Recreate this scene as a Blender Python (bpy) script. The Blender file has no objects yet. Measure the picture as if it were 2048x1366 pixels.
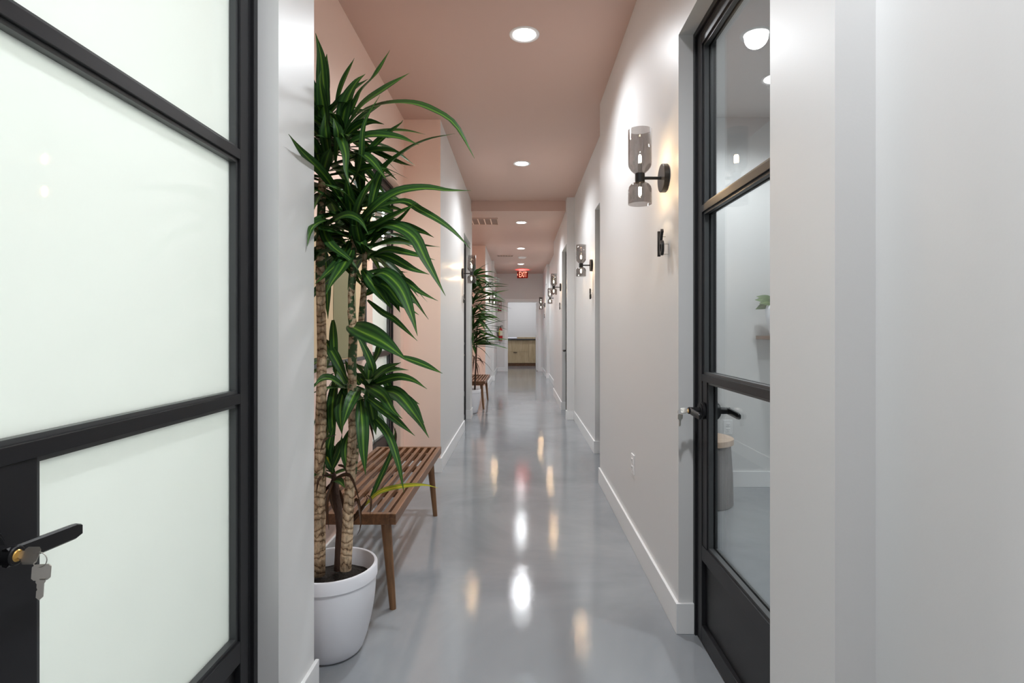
import bpy, bmesh, math, random
from mathutils import Vector, Matrix
PI = math.pi
random.seed(11)
S = bpy.context.scene
COL = S.collection
# ------------------------------------------------------------------ camera / view
F, CX, CY, HC = 1080.9, 1040.0, 660.0, 1.25          # focal length in px, vanishing point, eye height
cd = bpy.data.cameras.new('camera'); cam = bpy.data.objects.new('camera', cd); COL.objects.link(cam)
cam.location = (0, 0, HC); cam.rotation_euler = (PI/2, 0, 0)
cd.sensor_width = 36; cd.lens = 36*F/2048; cd.shift_x = -(CX-1024)/2048; cd.shift_y = -(683-CY)/2048
cd.clip_start = .03; cd.clip_end = 60
S.camera = cam
S.view_settings.view_transform = 'Standard'; S.view_settings.look = 'None'
S.view_settings.gamma = 1; S.view_settings.exposure = 0.0; S.view_settings.use_curve_mapping = False
w = bpy.data.worlds.new('world'); S.world = w; w.use_nodes = True
w.node_tree.nodes['Background'].inputs[0].default_value = (.9, .95, 1, 1); w.node_tree.nodes['Background'].inputs[1].default_value = .3
S.cycles.max_bounces = 12; S.cycles.diffuse_bounces = 7; S.cycles.glossy_bounces = 5; S.cycles.transparent_max_bounces = 24
S.cycles.transmission_bounces = 6; S.cycles.sample_clamp_indirect = 6; S.cycles.use_denoising = True
S.cycles.caustics_reflective = False; S.cycles.caustics_refractive = False
# light levels
P_DOWN, P_ROOM, BULB, LENS = 122, 84, 480, 26

def lamp(kind, name, loc, power, color=(1,1,1), rot=(0,0,0), parent=None, **kw):
    d = bpy.data.lights.new(name, kind); d.energy = power; d.color = color
    for k, v in kw.items(): setattr(d, k, v)
    o = bpy.data.objects.new(name, d); COL.objects.link(o); o.location = loc; o.rotation_euler = rot
    if parent: o.parent = parent
    return o

# ------------------------------------------------------------------ materials
def mat(name, color=(.8,.8,.8), rough=.5, metal=0, spec=.5, coat=0, emis=None, estr=0):
    m = bpy.data.materials.new(name); m.use_nodes = True
    p = m.node_tree.nodes['Principled BSDF']
    p.inputs['Base Color'].default_value = (*color, 1); p.inputs['Roughness'].default_value = rough
    p.inputs['Metallic'].default_value = metal; p.inputs['Specular IOR Level'].default_value = spec
    p.inputs['Coat Weight'].default_value = coat
    if emis: p.inputs['Emission Color'].default_value = (*emis, 1); p.inputs['Emission Strength'].default_value = estr
    return m
def NT(m): return m.node_tree, m.node_tree.nodes, m.node_tree.links, m.node_tree.nodes['Principled BSDF']
def texc(nt, scale=(1,1,1), kind='Object'):
    tc = nt.nodes.new('ShaderNodeTexCoord'); mp = nt.nodes.new('ShaderNodeMapping'); mp.inputs['Scale'].default_value = scale
    nt.links.new(tc.outputs[kind], mp.inputs[0]); return mp.outputs[0]
def noise(nt, vec, scale, detail=3, rough=.5, dist=0):
    n = nt.nodes.new('ShaderNodeTexNoise'); n.inputs['Scale'].default_value = scale; n.inputs['Detail'].default_value = detail
    n.inputs['Roughness'].default_value = rough; n.inputs['Distortion'].default_value = dist
    nt.links.new(vec, n.inputs['Vector']); return n.outputs['Fac']
def ramp(nt, fac, stops):
    r = nt.nodes.new('ShaderNodeValToRGB'); e = r.color_ramp.elements
    while len(e) < len(stops): e.new(.5)
    for i, (p, c) in enumerate(stops): e[i].position = p; e[i].color = (*c, 1)
    nt.links.new(fac, r.inputs[0]); return r.outputs[0]
def bump(nt, h, strength, dist, p):
    b = nt.nodes.new('ShaderNodeBump'); b.inputs['Strength'].default_value = strength; b.inputs['Distance'].default_value = dist
    nt.links.new(h, b.inputs['Height']); nt.links.new(b.outputs[0], p.inputs['Normal']); return b
def paint(name, color, rough=.42):
    m = mat(name, color, rough); nt, N, L, p = NT(m); v = texc(nt)
    bump(nt, noise(nt, v, 160, 2), .05, .002, p); return m
M = {}
M['white'] = paint('white_wall_paint', (.735,.73,.725), .38)
M['trim'] = paint('white_trim_paint', (.86,.86,.86), .35)
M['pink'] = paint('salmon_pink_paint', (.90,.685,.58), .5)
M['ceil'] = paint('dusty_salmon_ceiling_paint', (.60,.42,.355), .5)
M['black'] = mat('black_steel', (.014,.014,.016), .42, spec=.35)
M['blackmatte'] = mat('black_powder_coat', (.008,.008,.009), .4, spec=.4)
M['gasket'] = mat('grey_glazing_gasket', (.055,.058,.06), .35)
M['chrome'] = mat('worn_nickel', (.66,.63,.58), .38, 1)
M['brass'] = mat('brass', (.85,.52,.15), .25, 1)
M['plastic'] = mat('white_plastic', (.85,.85,.85), .3)
M['slot'] = mat('dark_slot', (.03,.03,.03), .6)
M['pot'] = mat('white_pot_glaze', (.82,.82,.86), .45)
M['soil'] = mat('potting_soil', (.022,.016,.012), .95)
nt, N, L, p = NT(M['soil']); bump(nt, noise(nt, texc(nt), 90, 4), .9, .02, p)
# polished grey epoxy floor
m = mat('grey_epoxy_floor', (.3,.31,.32), .1); nt, N, L, p = NT(m); v = texc(nt)
c = ramp(nt, noise(nt, v, .9, 5, .6, .6), [(.3,(.215,.23,.25)), (.7,(.345,.36,.375))])
L.new(c, p.inputs['Base Color'])
L.new(ramp(nt, noise(nt, v, 2.3, 4), [(.3,(.015,)*3), (.75,(.065,)*3)]), p.inputs['Roughness'])
mx = N.new('ShaderNodeMath'); mx.operation = 'MULTIPLY_ADD'; mx.inputs[1].default_value = .25
L.new(noise(nt, v, 170, 3), mx.inputs[0]); L.new(noise(nt, v, 7, 3), mx.inputs[2])
bump(nt, mx.outputs[0], .13, .006, p); p.inputs['Specular IOR Level'].default_value = .62
M['floor'] = m
def wood(name, a, b, scale=(30,2,30), rough=.4):
    m = mat(name, a, rough); nt, N, L, p = NT(m); v = texc(nt, scale)
    L.new(ramp(nt, noise(nt, v, 1.2, 5, .6, .8), [(.3,a), (.72,b)]), p.inputs['Base Color']); return m
M['walnut'] = wood('walnut_wood', (.10,.045,.020), (.27,.125,.055))
M['walnut_leg'] = wood('walnut_leg_wood', (.13,.062,.026), (.29,.145,.062), (30,30,3))
M['oak'] = wood('pale_oak_laminate', (.40,.30,.17), (.56,.44,.28), (14,14,1.6), .5)
M['oaktop'] = wood('pale_round_oak', (.62,.43,.30), (.74,.56,.43), (6,30,6), .4)
M['concrete'] = mat('mauve_grey_fabric', (.27,.25,.245), .9)
nt, N, L, p = NT(M['concrete']); bump(nt, noise(nt, texc(nt), 220, 3), .5, .004, p)
M['counter'] = mat('black_worktop_stone', (.03,.03,.032), .25)
M['red'] = mat('red_enamel', (.45,.012,.012), .3)
M['yellow'] = mat('yellow_tag', (.6,.5,.08), .5)
# canes
def cane(name, green):
    m = mat(name, (.5,.35,.2), .75); nt, N, L, p = NT(m); v = texc(nt)
    wv = N.new('ShaderNodeTexWave'); wv.wave_type = 'BANDS'; wv.bands_direction = 'Z'; wv.inputs['Scale'].default_value = 11
    wv.inputs['Distortion'].default_value = 9; wv.inputs['Detail'].default_value = 3; wv.inputs['Detail Scale'].default_value = 2.2; L.new(v, wv.inputs[0])
    ring = ramp(nt, wv.outputs['Fac'], [(.0,(.13,.07,.035)), (.07,(.46,.31,.18)), (.9,(.66,.49,.32))])
    v2 = texc(nt, (1,1,.35)); st = ramp(nt, noise(nt, v2, 120, 4), [(.35,(.45,.45,.45)), (.6,(1,1,1))])
    mul = N.new('ShaderNodeMix'); mul.data_type = 'RGBA'; mul.blend_type = 'MULTIPLY'; mul.inputs[0].default_value = .8
    L.new(ring, mul.inputs[6]); L.new(st, mul.inputs[7]); out = mul.outputs[2]
    if green:
        g = N.new('ShaderNodeMix'); g.data_type = 'RGBA'
        L.new(ramp(nt, noise(nt, texc(nt, (1,1,1.6)), 26, 2), [(.50,(0,0,0)), (.56,(1,1,1))]), g.inputs[0])
        L.new(out, g.inputs[6]); g.inputs[7].default_value = (.05,.10,.035,1); out = g.outputs[2]
    L.new(out, p.inputs['Base Color']); bump(nt, wv.outputs['Fac'], .25, .006, p); return m
M['cane'] = cane('tan_cane_bark', False); M['cane_green'] = cane('green_patched_cane_bark', True)
M['cane_dark'] = mat('dark_dry_cane', (.09,.05,.035), .8)
nt, N, L, p = NT(M['cane_dark']); bump(nt, noise(nt, texc(nt, (1,1,.5)), 60, 4), 1, .01, p)
def leafmat(name, edge, mid, stripe):
    m = mat(name, mid, .50); nt, N, L, p = NT(m)
    uv = N.new('ShaderNodeUVMap'); sp = N.new('ShaderNodeSeparateXYZ'); L.new(uv.outputs[0], sp.inputs[0])
    a = N.new('ShaderNodeMath'); a.operation = 'SUBTRACT'; a.inputs[1].default_value = .5; L.new(sp.outputs[0], a.inputs[0])
    b = N.new('ShaderNodeMath'); b.operation = 'ABSOLUTE'; L.new(a.outputs[0], b.inputs[0])
    nz = noise(nt, texc(nt, (40,1.2,1), 'UV'), 1, 2)
    s = N.new('ShaderNodeMath'); s.operation = 'MULTIPLY_ADD'; s.inputs[1].default_value = .28; L.new(nz, s.inputs[0]); L.new(b.outputs[0], s.inputs[2])
    c = ramp(nt, s.outputs[0], [(.12,stripe), (.22,mid), (.34,edge), (.5,mid), (.58,edge)])
    L.new(c, p.inputs['Base Color']); p.inputs['Specular IOR Level'].default_value = .3
    tr = N.new('ShaderNodeBsdfTranslucent'); L.new(c, tr.inputs[0]); mx = N.new('ShaderNodeMixShader'); mx.inputs[0].default_value = .12
    L.new(p.outputs[0], mx.inputs[1]); L.new(tr.outputs[0], mx.inputs[2]); L.new(mx.outputs[0], N['Material Output'].inputs[0]); return m
M['leaf'] = leafmat('striped_dark_green_leaf', (.012,.045,.014), (.045,.13,.020), (.20,.36,.04))
M['leaf_yellow'] = leafmat('yellowing_leaf', (.10,.20,.02), (.55,.45,.03), (.75,.55,.05))
M['leaf_dead'] = leafmat('dry_brown_leaf', (.03,.014,.008), (.08,.04,.02), (.16,.09,.04))
M['leaf_pale'] = leafmat('soft_green_leaf', (.06,.12,.03), (.12,.2,.06), (.2,.28,.1))
# glass
def glassmix(name, tint, gl_rough=.0, ior=1.5, body=None):
    m = bpy.data.materials.new(name); m.use_nodes = True; nt = m.node_tree; N = nt.nodes; L = nt.links
    for n in list(N):
        if n.type == 'BSDF_PRINCIPLED': N.remove(n)
    out = N['Material Output']; fr = N.new('ShaderNodeFresnel'); ge = N.new('ShaderNodeNewGeometry'); io = N.new('ShaderNodeMath'); io.operation = 'MULTIPLY_ADD'
    io.inputs[1].default_value = 1/ior-ior; io.inputs[2].default_value = ior; L.new(ge.outputs['Backfacing'], io.inputs[0]); L.new(io.outputs[0], fr.inputs[0])   # same reflectance from both sides of the sheet
    gl = N.new('ShaderNodeBsdfGlossy'); gl.inputs['Roughness'].default_value = gl_rough
    mx = N.new('ShaderNodeMixShader'); L.new(fr.outputs[0], mx.inputs[0])
    if body is None:
        tr = N.new('ShaderNodeBsdfTransparent'); tr.inputs[0].default_value = (*tint, 1); L.new(tr.outputs[0], mx.inputs[1])
    else:
        t = N.new('ShaderNodeBsdfTranslucent'); t.inputs[0].default_value = (*tint, 1)
        d = N.new('ShaderNodeBsdfDiffuse'); d.inputs[0].default_value = (*tint, 1)
        m2 = N.new('ShaderNodeMixShader'); m2.inputs[0].default_value = body; L.new(t.outputs[0], m2.inputs[1]); L.new(d.outputs[0], m2.inputs[2])
        L.new(m2.outputs[0], mx.inputs[1])
    L.new(gl.outputs[0], mx.inputs[2]); L.new(mx.outputs[0], out.inputs[0]); return m
M['clear'] = glassmix('clear_glass', (.96,.975,.965))
M['frost'] = glassmix('frosted_white_glass', (.94,.96,.93), .03, 1.35, .30)
M['smoke'] = glassmix('smoked_grey_glass', (.73,.71,.70), .0, 1.55)
def emit(name, color, s):
    m = bpy.data.materials.new(name); m.use_nodes = True; nt = m.node_tree; N = nt.nodes
    N.remove(N['Principled BSDF']); e = N.new('ShaderNodeEmission'); e.inputs[0].default_value = (*color, 1); e.inputs[1].default_value = s
    nt.links.new(e.outputs[0], N['Material Output'].inputs[0]); return m
M['lens'] = emit('lit_lens', (.98,.98,1), LENS)
M['bulb'] = emit('lit_warm_bulb', (1,.73,.42), BULB)
M['exit_on'] = emit('lit_red_letters', (1,.30,.20), 2.6)
M['exit_bg'] = emit('lit_red_panel', (.5,.02,.01), .28)

# ------------------------------------------------------------------ mesh helpers
def bx(bm, x0, x1, y0, y1, z0, z1):
    if x0 > x1: x0, x1 = x1, x0
    if y0 > y1: y0, y1 = y1, y0
    v = [bm.verts.new(c) for c in ((x0,y0,z0),(x1,y0,z0),(x1,y1,z0),(x0,y1,z0),(x0,y0,z1),(x1,y0,z1),(x1,y1,z1),(x0,y1,z1))]
    for f in ((3,2,1,0),(4,5,6,7),(0,1,5,4),(1,2,6,5),(2,3,7,6),(3,0,4,7)): bm.faces.new([v[i] for i in f])
def obj(name, bm, m, parent=None, loc=(0,0,0), smooth=False, bevel=0, kind=None, label=None):
    me = bpy.data.meshes.new(name); bm.to_mesh(me); bm.free(); me.materials.append(m)
    if smooth:
        for f in me.polygons: f.use_smooth = True
    o = bpy.data.objects.new(name, me); COL.objects.link(o); o.location = loc
    if parent: o.parent = parent
    if bevel:
        b = o.modifiers.new('bevel', 'BEVEL'); b.width = bevel; b.segments = 2; b.limit_method = 'ANGLE'
    if kind: o['kind'] = kind
    if label: o['label'] = label
    return o
def boxes(name, lst, m, parent=None, **kw):
    bm = bmesh.new()
    for b in lst: bx(bm, *b)
    return obj(name, bm, m, parent, **kw)
def thing(name, label, cat, loc=(0,0,0), rotz=0, group=None):
    o = bpy.data.objects.new(name, None); COL.objects.link(o); o.location = loc; o.rotation_euler = (0,0,rotz); o.empty_display_size = .1
    o['label'] = label; o['category'] = cat
    if group: o['group'] = group
    return o
def tag(o, label, cat, group=None):
    o['label'] = label; o['category'] = cat
    if group: o['group'] = group
    return o
def struct(name, lst, m, **kw): return boxes(name, lst, m, kind='structure', **kw)
def lathe(bm, prof, seg=32, c=(0,0,0), axis='z'):
    rings = []
    for r, z in prof:
        ring = []
        for i in range(seg):
            a = 2*PI*i/seg; u, v = r*math.cos(a), r*math.sin(a)
            co = (c[0]+u, c[1]+v, c[2]+z) if axis == 'z' else (c[0]+z, c[1]+u, c[2]+v) if axis == 'x' else (c[0]+u, c[1]+z, c[2]+v)
            ring.append(bm.verts.new(co))
        rings.append(ring)
    for a, b in zip(rings, rings[1:]):
        for i in range(seg): bm.faces.new((a[i], a[(i+1)%seg], b[(i+1)%seg], b[i]))
    return rings
def cap(bm, ring): bm.faces.new(ring)
def cyl(bm, r, z0, z1, c=(0,0,0), axis='z', seg=28):
    e = min(.0015, r*.15)
    rr = lathe(bm, [(r-e,z0),(r,z0+e),(r,z1-e),(r-e,z1)], seg, c, axis); cap(bm, rr[0]); cap(bm, rr[-1])
    bmesh.ops.recalc_face_normals(bm, faces=bm.faces)
def tube(bm, pts, radii, seg=10):
    pts = [Vector(p) for p in pts]; rings = []
    if not isinstance(radii, (list, tuple)): radii = [radii]*len(pts)
    ref = Vector((.3,1,.1)).normalized()
    for i, p in enumerate(pts):
        t = (pts[min(i+1,len(pts)-1)] - pts[max(i-1,0)]).normalized()
        a = t.cross(ref); a.normalize(); b = t.cross(a)
        rings.append([bm.verts.new(p + (a*math.cos(2*PI*k/seg) + b*math.sin(2*PI*k/seg))*radii[i]) for k in range(seg)])
    for a, b in zip(rings, rings[1:]):
        for k in range(seg): bm.faces.new((a[k], a[(k+1)%seg], b[(k+1)%seg], b[k]))
    cap(bm, rings[0]); cap(bm, rings[-1]); bmesh.ops.recalc_face_normals(bm, faces=bm.faces)
def torus(bm, R, r, c, normal='x', seg=24, ss=8):
    rings = []
    for i in range(seg):
        a = 2*PI*i/seg; ring = []
        for k in range(ss):
            b = 2*PI*k/ss; q = R + r*math.cos(b); u, v, n = q*math.cos(a), q*math.sin(a), r*math.sin(b)
            co = {'x': (n,u,v), 'y': (u,n,v), 'z': (u,v,n)}[normal]
            ring.append(bm.verts.new((c[0]+co[0], c[1]+co[1], c[2]+co[2])))
        rings.append(ring)
    for i in range(seg):
        a, b = rings[i], rings[(i+1)%seg]
        for k in range(ss): bm.faces.new((a[k], a[(k+1)%ss], b[(k+1)%ss], b[k]))
def W(px, py, d): return Vector(((px-CX)*d/F, d, HC-(py-CY)*d/F))
def dup(root, loc, rotz=None, label=None):
    r = root.copy(); COL.objects.link(r); r.location = loc
    if rotz is not None: r.rotation_euler = (0,0,rotz)
    if label: r['label'] = label
    for ch in list(root.children):
        c = ch.copy(); COL.objects.link(c); c.parent = r
        for g in ch.children:
            d = g.copy(); COL.objects.link(d); d.parent = c
    return r

# ------------------------------------------------------------------ setting
HN, HF, T = 3.10, 2.955, .15
ZD = 2.469                                            # door recess head
XL, XR, XR2 = .70, .655, .76
FAR = 16.34
struct('floor', [(-3.6,3.6,-3.2,19.6,-.1,0)], M['floor'])
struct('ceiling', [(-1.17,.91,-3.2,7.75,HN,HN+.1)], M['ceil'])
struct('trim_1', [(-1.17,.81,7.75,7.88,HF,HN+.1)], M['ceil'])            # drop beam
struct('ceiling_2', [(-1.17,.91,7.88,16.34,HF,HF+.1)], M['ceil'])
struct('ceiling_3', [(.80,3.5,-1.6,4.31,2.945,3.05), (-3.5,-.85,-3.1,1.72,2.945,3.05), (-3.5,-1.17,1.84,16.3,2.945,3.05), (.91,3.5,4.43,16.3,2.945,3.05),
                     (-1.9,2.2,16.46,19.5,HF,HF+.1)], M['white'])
doors_R = [(1.416,2.233,XR), (4.62,5.48,XR2), (7.62,8.45,XR), (14.06,14.55,.69)]
struct('wall_right', [
    (.74,.86,-3.2,1.124,0,HN), (XR,XR+T,1.124,1.416,0,HN), (XR,XR+T,1.416,2.233,ZD,HN), (XR,XR+T,2.233,4.43,0,HN),
    (XR2,XR2+T,4.43,4.62,0,HN), (XR2,XR2+T,4.62,5.48,ZD,HN), (XR2,XR2+T,5.48,7.53,0,HN),
    (XR,XR+T,7.53,7.62,0,HN), (XR,XR+T,7.62,8.45,ZD,HN), (XR,XR+T,8.45,10.5,0,HN),
    (XR2,XR2+T,10.5,14.0,0,HN), (.69,.84,14.0,14.06,0,HN), (.69,.84,14.06,14.55,ZD,HN), (.69,.84,14.55,16.34,0,HN)], M['white'])
struct('wall_left', [
    (-XL-T,-XL,-3.2,.66,0,HN), (-XL-T,-XL,.66,1.567,ZD,HN), (-XL-T,-XL,1.567,1.837,0,HN)], M['white'])
struct('wall_partition', [(-1.17,-XL-T,1.72,1.837,0,HN),
    ], M['white'])
struct('wall_left_2', [(-XL-T,-XL,4.765,6.75,0,HN), (-XL-T,-XL,6.75,7.60,ZD,HN), (-XL-T,-XL,7.60,7.88,0,HN),
    ], M['white'])
struct('wall_left_3', [(-XL-T,-XL,10.915,13.3,0,HN), (-XL-T,-.64,13.3,13.42,0,HN), (-XL-T,-XL,13.42,16.34,0,HN)], M['white'])
struct('wall_alcove', [
    (-1.17,-1.02,1.837,3.74,0,HN), (-1.17,-1.02,3.74,4.61,ZD,HN), (-1.17,-1.02,4.61,4.75,0,HN)], M['pink'])
struct('wall_alcove_end', [(-1.17,-XL-.0006,4.75,4.765,0,HN)], M['pink'])
struct('wall_alcove_2', [
    (-1.17,-XL-T,7.74,7.88,0,HN),  (-1.17,-1.02,7.88,10.9,0,HN)], M['pink'])
struct('wall_alcove_end_2', [(-1.17,-XL-.0006,10.9,10.915,0,HN)], M['pink'])
DX0, DX1, DZ = -.381, .545, 2.10
struct('wall_end', [(-.85,DX0,16.34,16.46,0,HN), (DX1,.84,16.34,16.46,0,HN), (DX0,DX1,16.34,16.46,DZ,HN)], M['white'])
struct('wall_back', [(-3.5,.86,-3.2,-3.1,0,HN)], M['white'])
struct('wall_side_room', [(.80,3.5,4.31,4.43,0,3.05), (3.4,3.5,-1.6,4.31,0,3.05), (.86,3.5,-1.7,-1.6,0,3.05)], M['white'])
struct('wall_outer', [(3.4,3.5,4.43,16.34,0,3.05), (.84,3.5,16.34,16.46,0,3.05), (-3.5,-3.4,-3.2,16.34,0,3.05), (-3.5,-.85,16.34,16.46,0,3.05),
                      (-3.4,-1.17,1.72,1.84,0,3.05)], M['white'])
struct('wall_utility_room', [(-1.9,-1.8,16.46,19.5,0,3.0), (2.1,2.2,16.46,19.5,0,3.0), (-1.9,2.2,19.4,19.5,0,3.0)], M['white'])
# baseboards (13 mm, 125 mm high)
B, BH = .013, .125
struct('baseboard_right', [
    (XR-B,XR,2.233-B*0,4.43,0,BH), (XR-B,XR+.064,2.233-B,2.233,0,BH), (XR-B,XR,1.124,1.416,0,BH), (XR-B,.74,1.124-B,1.124,0,BH), (.74-B,.74,-3.1,1.111,0,BH),
    (XR2-B,XR2,5.48,7.53,0,BH), (XR2-B,XR2+.064,5.48-B,5.48,0,BH), (XR-B,XR2,7.53-B,7.53,0,BH), (XR-B,XR,7.53,7.62,0,BH), (XR2-B,XR2,4.43,4.62,0,BH),
    (XR-B,XR,8.45,10.5,0,BH), (XR-B,XR+.064,8.45-B,8.45,0,BH), (XR2-B,XR2,10.5,14.0-B,0,BH), (.69-B,XR2,14.0-B,14.0,0,BH), (.69-B,.69,14.0,14.06,0,BH), (.69-B,.69,14.55,16.34,0,BH)], M['trim'], bevel=.002)
struct('baseboard_left', [
    (-XL,-XL+B,1.567,1.837+B,0,BH), (-XL,-XL+B,-3.1,.66,0,BH),
    (-XL,-XL+B,4.75,6.75,0,BH), (-1.02,-XL+B,4.75-B,4.75,0,BH), (-1.02,-1.02+B,1.837,3.74,0,BH), (-1.02,-1.02+B,4.61,4.75-B,0,BH),
    (-XL-.064,-XL+B,7.60-B,7.60,0,BH), (-XL,-XL+B,7.60,7.88,0,BH), (-1.02,-1.02+B,7.88,10.9-B,0,BH), (-1.02,-XL+B,10.9-B,10.9,0,BH),
    (-XL,-XL+B,10.9,13.3,0,BH), (-XL,-.64+B,13.3-B,13.3,0,BH), (-.64,-.64+B,13.3,13.42,0,BH), (-XL,-XL+B,13.42,16.34,0,BH)], M['trim'], bevel=.002)
struct('baseboard_end', [(-XL+B,DX0-.09,FAR-B,FAR,0,BH), (DX1+.09,.69-B,FAR-B,FAR,0,BH)], M['trim'], bevel=.002)
struct('baseboard_side_room', [(.815,3.4,4.31-B,4.31,0,BH), (3.4-B,3.4,-1.6,4.29,0,BH)], M['trim'], bevel=.002)
struct('trim_2', [(DX0-.09,DX0,FAR-.02,FAR,0,DZ+.09), (DX1,DX1+.09,FAR-.02,FAR,0,DZ+.09), (DX0,DX1,FAR-.02,FAR,DZ,DZ+.09),
                  (DX0,DX0+.012,FAR,16.46,0,DZ), (DX1-.004,DX1,FAR,16.46,0,DZ), (DX0,DX1,FAR,16.46,DZ-.012,DZ)], M['trim'], bevel=.003)

# ------------------------------------------------------------------ steel glazed doors
def paddle(bm, u0, u1, x, zc, dirn):   # tapered flat lever, runs along y; x is its face plane
    n = 12; th = .009
    prof = []
    for i in range(n+1):
        t = i/n; h = .0135 - .001*t
        if t > .9: h *= math.sqrt(max(0, 1-((t-.9)/.1)**2*.55))
        prof.append((u0+(u1-u0)*t, h, -.006*t))
    rings = []
    for y, h, dz in prof:
        rings.append([bm.verts.new((x+a, y, zc+dz+b)) for a, b in ((0,-h*.8),(0,h*.8),(dirn*th*.3,h),(dirn*th,h*.9),(dirn*th,-h*.9),(dirn*th*.3,-h))])
    for a, b in zip(rings, rings[1:]):
        for k in range(6): bm.faces.new((a[k], a[(k+1)%6], b[(k+1)%6], b[k]))
    cap(bm, rings[0]); cap(bm, rings[-1])
def make_door(idx, s, xw, y0, y1, latch, pane, label, handle=True):
    e = bpy.data.objects.new('door_%d' % idx, None); COL.objects.link(e); e['kind'] = 'structure'; e['label'] = label; e['category'] = 'door'
    e.location = (s*xw, (y0+y1)/2, 0); cy = (y0+y1)/2
    def bb(u0, u1, w0, w1, z0, z1): return (s*w0, s*w1, u0-cy, u1-cy, z0, z1)
    H = ZD
    boxes('door_frame', [bb(y0,y0+.022,.060,.145,0,H), bb(y1-.022,y1,.060,.145,0,H), bb(y0+.022,y1-.022,.060,.145,H-.022,H),
                         bb(y0+.022,y0+.034,.070,.145,0,H-.022), bb(y1-.034,y1-.022,.070,.145,0,H-.022), bb(y0+.034,y1-.034,.070,.145,H-.034,H-.022)], M['black'], e, bevel=.0015)
    a, b, top = y0+.040, y1-.040, H-.040
    W0, W1 = .068, .112
    st = .042
    lst = [bb(a,a+st,W0,W1,.01,top), bb(b-st,b,W0,W1,.01,top), bb(a+st,b-st,W0,W1,top-st,top), bb(a+st,b-st,W0,W1,.01,.075),
           bb(a+st,b-st,W0,W1,.335,.395)]
    zl, zu = 1.047, 1.718
    lst += [bb(a+st,b-st,W0,W1,zl,zl+.028), bb(a+st,b-st,W0,W1,zu,zu+.028)]
    LP = .122 if s < 0 else .050
    if latch == 'near': lst.append(bb(a+st,a+st+LP,W0+.003,W1-.003,.395,zl)); la, lb = a+st+LP, b-st
    else: lst.append(bb(b-st-LP,b-st,W0+.003,W1-.003,.395,zl)); la, lb = a+st, b-st-LP
    leaf = boxes('door_leaf', lst, M['black'], e, bevel=.0015)
    boxes('kick_panel', [bb(a+st,b-st,W0+.016,W1-.016,.075,.335)], M['blackmatte'], e)
    gk = []
    for (u0, u1, z0, z1) in ((la,lb,.395,zl), (a+st,b-st,zl+.028,zu), (a+st,b-st,zu+.028,top-st)):
        for q0, q1, g in ((W0+.008,W0+.026,.009), (W1-.010,W1-.002,.009)):
            gk += [bb(u0,u0+g,q0,q1,z0,z1), bb(u1-g,u1,q0,q1,z0,z1), bb(u0+g,u1-g,q0,q1,z0,z0+g), bb(u0+g,u1-g,q0,q1,z1-g,z1)]
        boxes('glass_pane', [bb(u0,u1,.096,.100,z0,z1)], pane, e)
    boxes('glazing_bead', gk, M['gasket'], e)
    uc = (a+.062 if latch == 'near' else b-.062) - cy
    if handle:
        dr = 1 if latch == 'near' else -1
        for side in (1, -1):       # 1: corridor side, -1: room side
            base = s*(W0 if side == 1 else W1); o = -s*side
            bm = bmesh.new()
            z = .932
            f = lambda q: base + o*q
            cyl(bm, .034, *sorted((0, o*.012)), c=(base,uc,z), axis='x', seg=40)
            cyl(bm, .028, *sorted((o*.012, o*.017)), c=(base,uc,z), axis='x', seg=40)
            cyl(bm, .0135, *sorted((o*.017, o*.060)), c=(base,uc,z), axis='x', seg=28)
            paddle(bm, uc-dr*.010, uc+dr*.118, base+o*.056, z, -o*1)
            bmesh.ops.recalc_face_normals(bm, faces=bm.faces)
            hd = obj('door_handle', bm, M['blackmatte'], e, smooth=False)
            if side == 1:
                bm = bmesh.new(); cyl(bm, .0085, *sorted((o*.0575, o*.0615)), c=(base,uc,z), axis='x', seg=24); obj('lock_cylinder', bm, M['brass'], hd, label='brass lock cylinder')
    return e, s*xw + (-s)*(-W0), uc+cy
def keys(x, y, z, o, label):
    """bunch: key in the lock pointing out along o, ring, hanging key"""
    t = thing('keys', label, 'keys', (x, y, z), 0)
    def key(name, horizontal):
        bm = bmesh.new()
        # outline in (a: along blade, b: across): bow then blade
        out = [(-.022,-.008),(-.022,.008),(-.019,.011),(-.003,.011),(0,.008),(0,.0055),(.003,.0055),(.005,.004),(.024,.004),(.028,.0),(.024,-.004),(.015,-.004),(.013,-.0028),(.010,-.004),(.005,-.004),(.003,-.0055),(0,-.0055),(0,-.008),(-.003,-.011),(-.019,-.011)]
        th = .0011
        lo, hi = [], []
        for a, b in out:
            if horizontal: p = lambda s_: (o*(.022-a-.0), b*.55, s_*th + b*.8) if False else (o*(.006-a), b*.45, b*.85+s_*th)
            else: p = lambda s_: (b, s_*th, -a)
            lo.append(bm.verts.new(p(-1))); hi.append(bm.verts.new(p(1)))
        bm.faces.new(lo); bm.faces.new(hi[::-1])
        for i in range(len(out)):
            j = (i+1) % len(out); bm.faces.new((lo[i], lo[j], hi[j], hi[i]))
        bmesh.ops.recalc_face_normals(bm, faces=bm.faces)
        return bm
    # inserted key: blade inside the cylinder
    bm = key('k', True); 
    for v in list(bm.verts):
        if v.co.x*o < -.002: v.co.x = -o*.002
    obj('key', bm, M['chrome'], t)
    bm = bmesh.new(); torus(bm, .0105, .0007, (o*.029, 0, -.006), 'y'); obj('key_ring', bm, M['chrome'], t, smooth=True)
    k = obj('key', key('k2', False), M['chrome'], t); k.location = (o*.030, .001, -.035); k.rotation_euler = (0, .06, .3)
    bm = bmesh.new(); bx(bm, o*.030-.0075, o*.030+.0075, -.0004, .0014, -.0345, -.0325)
    obj('key_shoulder', bm, M['chrome'], t)
    return t
_, _, yl = make_door(1, -1, XL, .66, 1.567, 'near', M['frost'], 'black steel door with frosted panes and keys, nearest on the left')
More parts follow.
